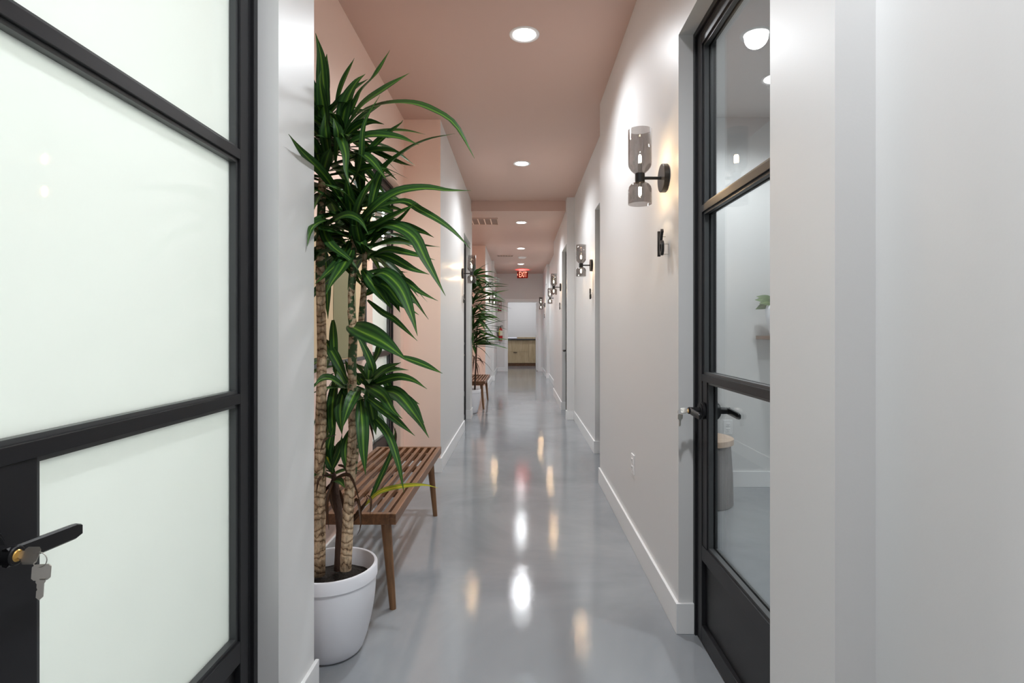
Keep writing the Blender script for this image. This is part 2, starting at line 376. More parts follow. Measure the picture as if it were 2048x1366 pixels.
keys(-XL-.068+.0615, yl, .932, 1, 'two keys on a ring in the lock of the frosted glass door on the left')
_, _, yr = make_door(2, 1, XR, 1.416, 2.233, 'far', M['clear'], 'black steel door with clear glass, nearest on the right')
keys(XR+.068-.0615, yr, .932, -1, 'two keys on a ring in the lock of the clear glass door on the right')
make_door(3, -1, 1.02, 3.74, 4.61, 'near', M['frost'], 'steel glazed door in the pink alcove behind the bench')
make_door(4, 1, XR2, 4.62, 5.48, 'near', M['frost'], 'recessed door on the right beyond the outlet wall')
make_door(5, 1, XR, 7.62, 8.45, 'far', M['frost'], 'recessed door on the right past the pilaster')
make_door(6, -1, XL, 6.75, 7.60, 'near', M['frost'], 'recessed door on the left past the first sconce')
make_door(7, 1, .69, 14.06, 14.55, 'far', M['frost'], 'farthest recessed door on the right', handle=False)
e = bpy.data.objects.new('door_8', None); COL.objects.link(e); e.location = (.52, 16.47, 0); e['kind'] = 'structure'; e['label'] = 'white door leaf standing open into the room at the end'; e['category'] = 'door'
boxes('door_leaf', [(-.02,.018,0,.86,.01,2.08)], M['trim'], e, bevel=.002)
boxes('hinge', [(-.024,-.018,0,.012,z,z+.09) for z in (.25,1.0,1.8)], M['chrome'], e)

# ------------------------------------------------------------------ recessed lights
def downlight(loc, label, power, first=[None], energy=None):
    g = 'recessed ceiling lights'
    if first[0] is None:
        t = thing('recessed_light', label, 'ceiling light', loc, 0, g)
        bm = bmesh.new(); lathe(bm, [(.070,-.001),(.074,-.004),(.086,-.006),(.094,-.004),(.095,0)], 40); obj('trim_ring', bm, M['trim'], t, smooth=True)
        bm = bmesh.new(); r = lathe(bm, [(.071,-.0025),(.04,-.0035),(.01,-.0038)], 40); cap(bm, r[-1]); bmesh.ops.recalc_face_normals(bm, faces=bm.faces)
        obj('lens', bm, M['lens'], t, smooth=True)
        first[0] = t
    else:
        t = dup(first[0], loc, label=label)
    lamp('SPOT', 'downlight_beam', (loc[0], loc[1], loc[2]-.02), power, (.91,.96,1.0), spot_size=math.radians(152), spot_blend=.75, shadow_soft_size=.065)
    return t
for x, y, z, lb in ((.027,3.383,HN,'largest recessed light, nearest on the hallway ceiling above the front bench'),
                    (.02,6.005,HN,'second recessed light, just in front of the ceiling beam'),
                    (.02,8.57,HF,'recessed light just past the beam, beside the ceiling vent'),
                    (.02,11.3,HF,'fourth recessed light, in front of the smoke detector'),
                    (.02,13.96,HF,'smallest recessed light, in front of the exit sign'),
                    (.20,.80,HN,'recessed light overhead between the two nearest doors'),
                    (.03,-1.86,HN,'recessed light behind the viewer in the hallway')):
    downlight((x,y,z), lb, P_DOWN*(.45 if y < 0 else 1.12 if y < 1 else 1))
downlight((1.72,3.64,2.945), 'recessed light seen through the glass door on the right', P_ROOM)
downlight((1.72,1.45,2.945), 'unseen recessed light added in the side room to brighten the left wall', P_ROOM*1.6)  # unseen lamp added so light falls through the glass onto the left wall
def panel(loc, sx, sy, power, label, color=(.95,1,.97)):
    t = thing('ceiling_panel_light', label, 'ceiling light', loc)
    boxes('panel_frame', [(-sx/2-.02,sx/2+.02,-sy/2-.02,-sy/2,-.02,0), (-sx/2-.02,sx/2+.02,sy/2,sy/2+.02,-.02,0), (-sx/2-.02,-sx/2,-sy/2,sy/2,-.02,0), (sx/2,sx/2+.02,-sy/2,sy/2,-.02,0)], M['trim'], t)
    boxes('diffuser', [(-sx/2,sx/2,-sy/2,sy/2,-.012,-.008)], emit('lit_panel', color, 4), t)
    lamp('AREA', 'panel_light', (loc[0],loc[1],loc[2]-.03), power, color, shape='RECTANGLE', size=sx, size_y=sy)
panel((-2.75,.4,2.945), 1.0, 2.4, 62, 'panel light in the room behind the left frosted door')
panel((-2.2,3.6,2.945), .6, 1.2, 60, 'panel light in the room behind the alcove door')
panel((-2.2,8.0,2.945), .6, 1.2, 50, 'panel light in the left room behind the far plant')
panel((2.2,7.5,2.945), .6, 1.8, 60, 'panel light in the rooms behind the far right doors')
panel((.1,18.0,HF), 1.2, .6, 26, 'panel light in the utility room at the end', (.97,.97,1))

# ------------------------------------------------------------------ wall sconces (+x points away from the wall)
def sconce(loc, rotz, label, first=[None]):
    g = 'smoked glass wall sconces'
    if first[0]:
        return dup(first[0], loc, rotz, label)
    t = thing('wall_sconce', label, 'wall lamp', loc, rotz, g); first[0] = t
    bm = bmesh.new(); cyl(bm, .0625, 0, .024, axis='x', seg=48); obj('wall_plate', bm, M['blackmatte'], t)
    bm = bmesh.new(); cyl(bm, .007, .024, .10, axis='x', seg=20); obj('arm', bm, M['blackmatte'], t)
    bm = bmesh.new(); cyl(bm, .0215, -.021, .021, c=(.118,0,0), seg=32); obj('collar', bm, M['blackmatte'], t)
    def shade(prof, name):
        th = .0022; inner = [(r-th, z) for r, z in reversed(prof)]
        bm = bmesh.new(); lathe(bm, prof+inner, 40, (.118,0,0)); bmesh.ops.recalc_face_normals(bm, faces=bm.faces); return obj(name, bm, M['smoke'], t, smooth=True)
    shade([(.020,.019),(.027,.024),(.038,.034),(.047,.046),(.051,.056),(.052,.068),(.052,.215)], 'upper_shade')
    shade([(.020,-.019),(.030,-.022),(.042,-.030),(.049,-.040),(.052,-.052),(.052,-.117)], 'lower_shade')
    for sgn, zb, nm in ((1,.085,'upper_bulb'), (-1,-.060,'lower_bulb')):
        bm = bmesh.new(); zs = zb
        lathe(bm, [(.001,.020+zs),(.004,.018+zs),(.0062,.012+zs),(.0062,-.010+zs),(.005,-.016+zs),(.001,-.018+zs)], 16, (.118,0,0)); bmesh.ops.recalc_face_normals(bm, faces=bm.faces)
        hb = obj(nm, bm, M['bulb'], t, smooth=True)
        bm = bmesh.new(); z0, z1 = sorted((sgn*.020, zs-sgn*.018)); cyl(bm, .009, z0, z1, c=(.118,0,0), seg=16); obj('bulb_holder', bm, M['plastic'], hb)
    return t
ZS = 1.93
for x, y, s, lb in ((XR,2.42,1,'nearest wall sconce of smoked glass, beside the clear glass door'),
                    (XR2,5.68,1,'second wall sconce along the right wall, above a small black plaque'),
                    (XR,8.60,1,'right wall sconce just beyond the pilaster and third door recess'),
                    (XR2,11.56,1,'small right sconce whose wall plate is hidden behind the wall corner'),
                    (.69,14.75,1,'farthest wall sconce, beside the casing of the end doorway'),
                    (-XL,6.50,-1,'wall sconce on the left wall in front of the second plant'),
                    (-XL,12.2,-1,'left wall sconce glimpsed behind the leaves of the far plant'),
                    (-1.02,3.56,-1,'wall sconce in the pink alcove behind the tall plant')):
    sconce((x,y,ZS), PI if s == 1 else 0, lb)

# ------------------------------------------------------------------ room numbers and plaques
def text_mesh(body, size, depth, name, m, parent, loc, rot, font_scale=(1,1,1)):
    cu = bpy.data.curves.new('t', 'FONT'); cu.body = body; cu.size = size; cu.extrude = depth; cu.align_x = 'CENTER'; cu.align_y = 'CENTER'; cu.offset = .0
    o = bpy.data.objects.new('t', cu); COL.objects.link(o); dg = bpy.context.evaluated_depsgraph_get()
    me = bpy.data.meshes.new_from_object(o.evaluated_get(dg)); bpy.data.objects.remove(o)
    me.materials.clear(); me.materials.append(m); r = bpy.data.objects.new(name, me); COL.objects.link(r); r.location = loc; r.rotation_euler = rot; r.scale = font_scale
    if parent: r.parent = parent
    return r
t = thing('room_number', 'black standoff room number 16 on the right wall under the nearest sconce', 'room number', (XR,2.405,1.63))
for ch, yy in (('1',.026), ('6',-.020)):
    text_mesh(ch, .165, .006, 'digit', M['blackmatte'], t, (-.030,yy,0), (PI/2,0,-PI/2), (.62 if ch == '6' else .7,1,1))
for yy, zz in ((.026,.04),(.026,-.04),(-.02,.0),(-.02,-.045)):
    bm = bmesh.new(); cyl(bm, .002, -.026, 0, c=(0,yy,zz), axis='x', seg=8); obj('standoff_pin', bm, M['chrome'], t)
for x, y, s, lb in ((XR2,5.66,1,'small black room plaque under the second sconce on the right wall'),
                    (XR,8.58,1,'small black room plaque under the sconce past the pilaster'),
                    (.69,14.72,1,'tiny black room plaque under the farthest right sconce'),
                    (-XL,6.55,-1,'small black room plaque on the left wall beside the second door recess')):
    t = thing('room_plaque', lb, 'room number', (x,y,1.63), 0, 'black room plaques')
    o = -s
    boxes('digit', [(o*.018,o*.030,.012,.028,-.055,.055)], M['blackmatte'], t, bevel=.001)
    bm = bmesh.new(); torus(bm, .024, .007, (o*.024,-.018,-.027), 'x'); bx(bm, o*.018, o*.030, -.001, .011, -.03, .050)
    obj('digit', bm, M['blackmatte'], t)
    for b_ in ((0,o*.02,.018,.022,-.04,-.036), (0,o*.02,.018,.022,.036,.04), (0,o*.02,.002,.006,.02,.024)): boxes('standoff_pin', [b_], M['chrome'], t)

# ------------------------------------------------------------------ outlets
def outlet(loc, rotz, label):                 # faces local -y
    t = thing('wall_outlet', label, 'outlet', loc, rotz)
    boxes('cover_plate', [(-.037,.037,-.007,0,-.059,.059)], M['plastic'], t, bevel=.003)
    for dz in (.021,-.021):
        r = boxes('receptacle', [(-.017,.017,-.010,-.006,dz-.014,dz+.014)], M['plastic'], t, bevel=.003)
        boxes('slot', [(-.008,-.0055,-.0105,-.0095,dz-.002,dz+.007), (.0055,.008,-.0105,-.0095,dz-.002,dz+.007), (-.002,.002,-.0105,-.0095,dz-.010,dz-.006)], M['slot'], r)
    return t
outlet((XR,3.12,.475), -PI/2, 'white outlet low on the right hallway wall')
outlet((1.655,4.31,.475), 0, 'white outlet seen through the clear glass door')
outlet((-XL,12.7,.475), PI/2, 'tiny white outlet on the left wall past the far bench')

# ------------------------------------------------------------------ benches
def bench(x0, x1, y0, y1, label, group='slatted walnut benches'):
    zt = .45; t = thing('slatted_bench', label, 'bench', ((x0+x1)/2,(y0+y1)/2,0), 0, group)
    hx, hy = (x1-x0)/2, (y1-y0)/2
    boxes('side_rail', [(-hx,-hx+.028,-hy,hy,zt-.048,zt)], M['walnut'], t, bevel=.003)
    boxes('side_rail', [(hx-.028,hx,-hy,hy,zt-.048,zt)], M['walnut'], t, bevel=.003)
    boxes('end_rail', [(-hx+.028,hx-.028,-hy,-hy+.026,zt-.048,zt)], M['walnut'], t, bevel=.003)
    boxes('end_rail', [(-hx+.028,hx-.028,hy-.026,hy,zt-.048,zt)], M['walnut'], t, bevel=.003)
    n = 8; span = 2*hx-.056; pitch = span/n; first = None
    for i in range(n-0):
        xc = -hx+.028 + pitch*(i+.5)
        if first is None: first = boxes('slat', [(-.011,.011,-hy+.026,hy-.026,zt-.026,zt-.002)], M['walnut'], t, bevel=.002); first.location.x = xc
        else:
            c = first.copy(); COL.objects.link(c); c.parent = t; c.location.x = xc
    for yy in (-hy*.36, hy*.36): boxes('crossbar', [(-hx+.028,hx-.028,yy-.016,yy+.016,zt-.058,zt-.028)], M['walnut'], t, bevel=.002)
    for yy in (-hy+.09, hy-.09): boxes('leg_rail', [(-hx+.028,hx-.028,yy-.02,yy+.02,zt-.072,zt-.028)], M['walnut'], t, bevel=.002)
    for sx in (-1,1):
        for sy in (-1,1):
            bm = bmesh.new(); tube(bm, [(sx*(hx-.065),sy*(hy-.085),zt-.045),(sx*(hx-.030),sy*(hy-.075),.0)], [.024,.0145], 20); 
            for v in bm.verts:
                if v.co.z < .01: v.co.z = 0
            obj('leg', bm, M['walnut_leg'], t, smooth=False)
    return t
bench(-.98,-.54,2.35,3.71, 'slatted walnut bench behind the tall plant, nearest on the left')
bench(-.98,-.545,8.44,9.72, 'small slatted bench far down the hall beside the second plant')

# ------------------------------------------------------------------ plants
def leaf(bm, uvl, pts, width, face=None, n=14, fold=.28, twist=0.0):
    P = [Vector(p) for p in pts]
    # arc-length Catmull-Rom
    Q = [2*P[0]-P[1]] + P + [2*P[-1]-P[-2]]
    sm = []
    for i in range(1, len(Q)-2):
        a, b, c, d = Q[i-1], Q[i], Q[i+1], Q[i+2]
        for k in range(10):
            t = k/10; sm.append(.5*((2*b)+(c-a)*t+(2*a-5*b+4*c-d)*t*t+(3*b-a-3*c+d)*t**3))
    sm.append(P[-1])
    cum = [0]
    for a, b in zip(sm, sm[1:]): cum.append(cum[-1]+(b-a).length)
    Lt = cum[-1]; path = []; j = 0
    for i in range(n+1):
        q = Lt*i/n
        while j < len(cum)-2 and cum[j+1] < q: j += 1
        f = (q-cum[j])/max(1e-6, cum[j+1]-cum[j]); path.append(sm[j].lerp(sm[j+1], min(1, f)))
    rows = []; cols = 4
    for i, p in enumerate(path):
        t = i/n; tan = (path[min(i+1,n)]-path[max(i-1,0)]).normalized()
        nrm = face.copy() if face is not None else Vector((0,0,1))
        nrm = nrm - tan*nrm.dot(tan)
        if nrm.length < .05: nrm = Vector((1,.2,0)) - tan*tan.x
        nrm.normalize()
        if twist: nrm = Matrix.Rotation(twist*t, 3, tan) @ nrm
        side = tan.cross(nrm).normalized()
        wd = width*(.30+.70*math.sin(PI*t**.78))*(1-t**7)*.5
        wd = max(wd, .0006)
        row = []
        for k in range(cols+1):
            u = k/cols*2-1
            row.append(bm.verts.new(p + side*wd*u + nrm*wd*(fold*(abs(u)-.35))))
        rows.append(row)
    for i in range(n):
        for k in range(cols):
            f = bm.faces.new((rows[i][k], rows[i][k+1], rows[i+1][k+1], rows[i+1][k])); f.smooth = True
            for lp, (uu, vv) in zip(f.loops, ((k,i),(k+1,i),(k+1,i+1),(k,i+1))): lp[uvl].uv = (uu/cols, vv/n)
class Foliage:
    def __init__(s, name, m): s.name, s.m = name, m; s.bm = bmesh.new(); s.uv = s.bm.loops.layers.uv.new('UVMap')
    def add(s, *a, **k): leaf(s.bm, s.uv, *a, **k)
    def done(s, parent, origin, label=None):
        for v in s.bm.verts: v.co -= origin
        o = obj(s.name, s.bm, s.m, parent, label=label); return o
def make_pot(t, R, H, rb):
    bm = bmesh.new(); prof = [(rb*.80,.0),(rb*.93,.006),(rb,.018)]
    for i in range(1, 9):
        q = i/8; prof.append((rb+(R-.006-rb)*math.sin(q*PI/2)**.85, .018+(H*.83-.018)*q))
    prof += [(R-.006,H*.85),(R,H*.86),(R,H*.985),(R-.003,H),(R-.012,H),(R-.015,H-.006),(R-.018,H*.80),(rb-.01,.05)]
    r = lathe(bm, prof, 56); cap(bm, r[0]); cap(bm, r[-1]); bmesh.ops.recalc_face_normals(bm, faces=bm.faces)
    o = obj('pot', bm, M['pot'], t, smooth=True); md = o.modifiers.new('b', 'EDGE_SPLIT'); md.split_angle = math.radians(50)
    bm = bmesh.new(); z = H*.80; rr = R-.019
    rg = lathe(bm, [(rr,z),(rr*.7,z+.006),(rr*.3,z+.010),(.003,z+.011)], 32); cap(bm, rg[-1])
    for v in bm.verts: v.co.z += random.uniform(-.003,.003)
    obj('soil', bm, M['soil'], t, smooth=True)
PC = Vector((-.735, 2.115, 0))
plant = thing('potted_dracaena', 'tall leafy plant in a white pot, in front of the nearest bench on the left', 'potted plant', PC)
make_pot(plant, .172, .335, .118)
def cane_px(pts, radii, m):
    P = [W(*q) for q in pts]
    P2 = []; R2 = []
    for i in range(len(P)-1):
        for k in range(6):
            f = k/6; P2.append(P[i].lerp(P[i+1], f)); R2.append((radii[i]*(1-f)+radii[i+1]*f)*(1+random.uniform(-.03,.03)))
    P2.append(P[-1]); R2.append(radii[-1])
    bm = bmesh.new(); tube(bm, [q-PC for q in P2], R2, 14); return obj('cane', bm, m, plant, smooth=True)
cA = cane_px([(638,1150,2.10),(641,900,2.10),(644,700,2.10),(640,520,2.10)], [.024,.022,.0185,.017], M['cane'])
cA2 = cane_px([(640,560,2.10),(642,440,2.10),(646,330,2.10),(650,240,2.12)], [.0172,.0165,.014,.010], M['cane_green'])
cB = cane_px([(691,1140,2.04),(700,960,2.05),(706,860,2.06),(704,800,2.06)], [.022,.0185,.0165,.0165], M['cane'])
cB2 = cane_px([(704,815,2.06),(704,740,2.07),(707,660,2.08),(702,620,2.08)], [.0165,.0165,.0165,.014], M['cane_green'])
cB3 = cane_px([(704,640,2.08),(702,590,2.08),(706,560,2.08),(708,470,2.08)], [.014,.012,.012,.010], M['cane_green'])
cB4 = cane_px([(712,660,2.09),(722,645,2.10),(727,590,2.10),(730,500,2.10)], [.008,.0115,.0115,.009], M['cane_green'])
cC = cane_px([(676,1140,2.14),(680,1060,2.14),(674,985,2.14),(666,945,2.14)], [.016,.015,.014,.010], M['cane_dark'])
cD = cane_px([(696,1120,2.20),(700,1000,2.20),(712,915,2.20),(722,830,2.20),(736,785,2.18)], [.014,.012,.0105,.010,.008], M['cane_green'])
cE = cane_px([(650,250,2.12),(668,300,2.12),(684,290,2.10),(688,262,2.10)], [.010,.010,.010,.009], M['cane_green'])
fol = {}
hero = {
 'upper': [
  ([(690,250,2.1),(720,185,2.05),(750,150,2.0),(780,100,1.98)], .030), ([(671,215,2.15),(686,165,2.12),(709,116,2.1)], .030),
  ([(684,275,2.08),(720,215,2.0),(765,180,1.95),(819,146,1.92)], .052), ([(680,270,2.1),(692,205,2.05),(712,165,2.02),(731,148,2.02)], .050),
  ([(690,258,2.1),(720,225,2.05),(765,208,1.98),(823,206,1.9),(870,222,1.85),(911,250,1.82),(949,317,1.80)], .042),
  ([(686,292,2.08),(736,271,2.0),(794,274,1.95),(838,290,1.92)], .042), ([(700,275,2.15),(760,262,2.12),(810,261,2.1),(851,269,2.08)], .026),
  ([(690,325,2.1),(736,303,2.02),(775,300,2.0),(808,308,1.98)], .036), ([(640,420,2.1),(700,360,2.02),(750,345,1.96),(795,318,1.9),(853,280,1.85),(911,267,1.82)], .036) if False else ([(735,445,2.1),(760,350,2.05),(809,303,1.98),(853,280,1.92),(911,267,1.88)], .036),
  ([(690,410,2.1),(650,352,1.94),(604,303,1.70),(577,268,1.585)], .032), ([(652,250,2.1),(648,200,2.1),(643,120,2.05),(631,66,2.02)], .045),
  ([(650,300,2.1),(648,230,2.05),(640,170,2.0),(642,140,2.0)], .050), ([(672,330,2.0),(676,270,1.95),(668,240,1.95),(662,235,1.95)], .035),
  ([(668,240,2.05),(690,300,1.9),(692,340,1.87),(700,372,1.86)], .032), ([(720,330,2.1),(750,290,2.05),(800,248,2.0),(806,240,2.0)], .030),
  ([(715,275,2.15),(745,300,2.1),(800,325,2.05),(826,332,2.0)], .026), ([(690,350,2.1),(740,335,2.05),(775,338,2.0)], .038),
  ([(655,270,2.1),(640,240,2.1),(632,210,2.1)], .045), ([(660,330,2.05),(652,270,2.0),(650,225,2.0)], .045), ([(690,390,2.1),(720,330,2.0),(728,250,1.95),(760,190,1.93)], .022)],
 'middle': [
  ([(700,470,2.1),(747,417,2.0),(794,385,1.94),(850,376,1.9),(897,381,1.87),(942,381,1.85)], .046), ([(715,470,2.1),(770,440,2.0),(800,425,1.95),(836,406,1.9)], .036),
  ([(740,420,2.1),(803,402,2.0),(841,420,1.95),(880,442,1.9),(911,466,1.88),(941,498,1.86)], .028),
  ([(735,480,2.1),(771,449,2.0),(823,469,1.9),(853,522,1.84),(891,592,1.8)], .044), ([(735,560,2.1),(765,545,2.0),(800,575,1.92),(823,630,1.86),(835,672,1.84)], .050),
  ([(740,510,2.1),(775,512,2.05),(823,537,2.0),(859,549,1.98)], .034), ([(735,545,2.1),(782,545,2.0),(823,592,1.92),(857,639,1.9)], .026),
  ([(735,550,2.12),(803,560,2.05),(838,583,2.0),(876,602,1.98)], .030), ([(730,470,2.1),(790,452,2.05),(840,462,2.0),(868,475,1.98)], .040),
  ([(730,500,2.1),(790,480,2.05),(840,490,2.0),(880,494,1.98)], .030), ([(730,520,2.1),(770,500,2.05),(810,505,2.0),(870,520,1.95)], .035),
  ([(730,545,2.15),(770,542,2.15),(815,545,2.12)], .022), ([(722,560,2.1),(770,570,2.0),(800,605,1.95),(838,630,1.9)], .040), ([(725,540,2.05),(755,580,2.0),(785,620,1.96)], .046),
  ([(704,500,2.05),(684,535,1.9),(665,562,1.85),(651,590,1.83)], .050), ([(700,480,2.1),(680,520,1.98),(655,545,1.9),(630,568,1.88)], .045),
  ([(672,445,2.1),(650,440,1.95),(624,455,1.79),(614,493,1.75)], .040), ([(645,455,2.05),(690,430,1.95),(720,440,1.9),(738,470,1.88)], .030),
  ([(735,600,2.1),(765,625,2.05),(790,640,2.0),(835,682,1.95)], .022), ([(725,510,2.1),(712,440,2.0),(725,390,1.95),(748,355,1.93)], .050), ([(735,500,2.1),(760,470,2.05),(800,440,2.0),(832,402,1.95)], .040),
  ([(700,480,2.1),(712,420,2.05),(690,385,1.95),(640,365,1.88)], .040), ([(640,420,2.1),(655,480,2.0),(700,520,1.95),(720,545,1.95)], .035),
  ([(730,590,2.1),(760,575,2.1),(788,600,2.05),(800,625,2.0)], .040), ([(727,560,2.1),(750,580,2.05),(795,592,2.0),(838,610,1.97)], .030)],
 'lower': [
  ([(700,650,2.1),(720,660,2.0),(765,683,1.9),(815,721,1.85)], .070), ([(800,712,1.88),(845,728,1.84),(885,747,1.8)], .022),
  ([(735,768,2.15),(765,741,2.05),(802,725,2.0)], .038), ([(742,735,2.15),(758,700,2.1),(762,664,2.08)], .030),
  ([(730,775,2.15),(788,755,2.05),(823,759,2.0),(854,778,1.97)], .032), ([(732,770,2.15),(765,790,2.0),(785,820,1.93),(805,838,1.9)], .042),
  ([(745,785,2.15),(790,785,2.05),(831,831,1.95),(858,876,1.92)], .046), ([(770,785,2.1),(805,795,2.05),(828,813,2.0),(848,846,1.97)], .034),
  ([(721,800,2.1),(725,850,1.98),(727,900,1.95),(731,950,1.95)], .042), ([(716,775,2.1),(703,800,1.98),(694,822,1.95),(683,860,1.94)], .040),
  ([(733,820,2.1),(773,863,1.98),(795,920,1.92),(808,985,1.9)], .028), ([(666,640,2.15),(668,700,2.12),(672,760,2.1)], .032),
  ([(650,680,2.15),(670,715,2.1),(698,768,2.05)], .036), ([(690,775,2.1),(660,757,2.0),(640,760,1.92),(627,775,1.90)], .036),
  ([(740,760,2.15),(745,735,2.1),(720,680,2.1),(700,672,2.1)], .028), ([(735,780,2.15),(770,740,2.1),(800,735,2.08)], .030),
  ([(735,780,2.1),(745,830,2.05),(752,870,2.02)], .040), ([(720,770,2.1),(700,740,2.12),(690,720,2.12)], .030),
  ([(728,790,2.1),(780,830,2.0),(830,872,1.95)], .030), ([(690,770,2.15),(680,820,2.1),(684,870,2.1)], .040), ([(672,760,2.15),(664,820,2.12),(667,900,2.1)], .042),
  ([(666,945,2.1),(655,905,2.1),(668,850,2.1)], .030), ([(668,945,2.12),(652,915,2.1),(645,850,2.1)], .030), ([(664,940,2.1),(680,900,2.1),(684,868,2.1)], .020),
  ([(738,1005,2.05),(768,940,2.0),(784,900,1.98),(791,856,1.97)], .018), ([(700,860,2.1),(690,900,2.05),(696,950,2.05)], .030), ([(745,740,2.15),(770,760,2.12),(790,800,2.1)], .030)]}
parents = {'upper': cA2, 'middle': cB4, 'lower': cD}
for key_, lst in hero.items():
    fo = Foliage('leaves', M['leaf'])
    for pts, wd in lst:
        face = Vector((random.uniform(-.3,.3), -.8, random.uniform(.35,.8))).normalized()
        fo.add([W(*q) for q in pts], wd*1.15, face, n=18, fold=random.uniform(.15,.4), twist=random.uniform(-.25,.25))
    fol[key_] = fo
def clampA(p):
    p.x = max(p.x, -1.0)
    if p.y < 1.86 and p.x < -.66: p.y = 1.86
    if p.x > -.62 and p.y > 2.25 and p.z < .6: p.z = .6
    return p
def spray(fo, hub, n, L0, L1, e0, e1, wd, clamp, g=(.2,.6), az=None):
    ga = random.uniform(0, 6.28)
    for i in range(n):
        a = ga + i*2.39996 if az is None else random.uniform(*az); q = (i+.5)/n
        el = e0+(e1-e0)*q + random.uniform(-.12,.12); L_ = random.uniform(L0,L1); gg = random.uniform(*g)
        d0 = Vector((math.cos(a)*math.cos(el), math.sin(a)*math.cos(el), math.sin(el)))
        hz = hub + Vector((0,0,.10*(1-q)-.05))
        pts = [clamp(hz + d0*L_*t + Vector((0,0,-gg*L_*t*t))) for t in (0,.2,.45,.7,1)]
        up = Vector((0,0,1)) + Vector((random.uniform(-.4,.4), random.uniform(-.7,.1), 0))
        fo.add(pts, wd*random.uniform(1.0,1.35), up.normalized(), n=12, fold=random.uniform(.15,.4), twist=random.uniform(-.8,.8))
spray(fol['upper'], W(645,260,2.16), 30, .22,.36, 1.1,.0, .040, clampA)
spray(fol['upper'], W(684,290,2.12), 26, .20,.34, 1.0,-.1, .038, clampA)
spray(fol['upper'], W(645,360,2.14), 26, .20,.32, .7,-.3, .040, clampA)
spray(fol['middle'], W(728,490,2.12), 22, .18,.34, 1.1,-.3, .038, clampA)
spray(fol['middle'], W(706,470,2.14), 20, .20,.34, 1.1,-.3, .038, clampA)
spray(fol['middle'], W(722,410,2.2), 24, .18,.30, 1.0,-.1, .036, clampA)
spray(fol['middle'], W(650,480,2.2), 20, .18,.30, .6,-.5, .036, clampA)
spray(fol['lower'], W(736,785,2.18), 14, .15,.26, 1.1,-.3, .034, clampA)
spray(fol['lower'], W(668,740,2.25), 10, .20,.34, .5,-.8, .036, clampA, (.5,1.0))
spray(fol['lower'], W(664,940,2.16), 9, .14,.22, 1.2,.4, .030, clampA)
for key_, fo in fol.items(): fo.done(parents[key_], PC)
fy = Foliage('yellow_leaf', M['leaf_yellow'])
fy.add([W(727,1014,2.05), W(760,984,2.0), W(808,972,1.95), W(850,970,1.92), W(876,976,1.9)], .022, Vector((0,-.7,.7)), n=18)
fy.add([W(652,905,2.1), W(656,925,2.1), W(664,950,2.12)], .014, Vector((0,-1,.2)), n=8)
fy.done(cD, PC, 'yellow and green leaf reaching over the bench')
fd = Foliage('dry_leaves', M['leaf_dead'])
for pts, wd in (([(672,955,2.1),(700,950,2.0),(716,990,1.96),(722,1020,1.96)], .014), ([(670,955,2.1),(655,1000,2.05),(658,1060,2.02)], .016),
                ([(672,960,2.12),(650,985,2.1),(648,1010,2.1)], .020), ([(668,950,2.12),(640,955,2.0),(632,990,2.0)], .012), ([(694,1050,2.1),(715,1030,2.05),(735,1000,2.0),(728,985,2.0)], .022),
                ([(700,1010,2.1),(716,1000,2.05),(722,1050,2.0),(714,1070,2.0)], .012), ([(735,990,2.0),(742,1000,1.98),(740,1030,1.98)], .008), ([(680,980,2.1),(690,1020,2.05),(684,1075,2.05)], .020),
                ([(672,870,2.1),(650,880,2.0),(640,905,2.0)], .012), ([(676,930,2.1),(690,935,2.05),(697,965,2.0)], .012), ([(786,905,2.0),(792,870,1.98),(786,850,1.98)], .014),
                ([(720,825,2.2),(738,835,2.1),(752,900,2.05)], .016), ([(664,960,2.1),(662,990,2.1),(670,1030,2.1)], .02)):
    fd.add([W(*q) for q in pts], wd, Vector((random.uniform(-.6,.6),-1,.3)).normalized(), n=10, fold=.5, twist=random.uniform(-1.5,1.5))
fd.done(cC, PC, 'shrivelled dark brown leaves')

# far plant
PB = Vector((-.745, 8.14, 0))
pl2 = thing('potted_dracaena', 'smaller-looking potted plant far down the hall beside the second bench', 'potted plant', PB)
make_pot(pl2, .155, .36, .105)
def cane2(pts, r, m):
    bm = bmesh.new(); tube(bm, pts, r, 10); return obj('cane', bm, m, pl2, smooth=True)
k1 = cane2([(.0,-.04,.28),(.02,-.05,.9),(0,-.05,1.5),(.02,-.04,2.05)], [.018,.016,.014,.01], M['cane'])
k2 = cane2([(.06,.03,.28),(.08,.02,.8),(.10,.02,1.35)], [.014,.013,.009], M['cane_dark'])
k3 = cane2([(-.06,.02,.28),(-.07,.02,.9),(-.05,.0,1.7)], [.016,.014,.009], M['cane'])
def clampB(p):
    p.x = max(p.x, -1.0)
    if p.x < -.68 and p.y < 7.9: p.y = 7.9
    p.x = min(p.x, -.12)
    return p
f2 = Foliage('leaves', M['leaf'])
for dz, n_ in ((2.05,26),(1.85,26),(1.65,26),(1.45,26),(1.25,24),(1.05,18)):
    spray(f2, PB+Vector((.04,0,dz)), n_, .28,.56 if dz < 2 else .36, .95,-.2, .042, clampB, (.15,.5))
    spray(f2, PB+Vector((.06,0,dz)), 7, .40,.62 if dz < 2 else .4, .5,-.1, .038, clampB, (.1,.35), az=(-1.2,1.0))
f2.done(k1, PB)
f3 = Foliage('dry_leaves', M['leaf_dead'])
spray(f3, PB+Vector((.06,0,.80)), 14, .18,.34, 1.0,.2, .016, clampB, (.9,1.5)); f3.done(k2, PB, 'thin drooping dry leaves')

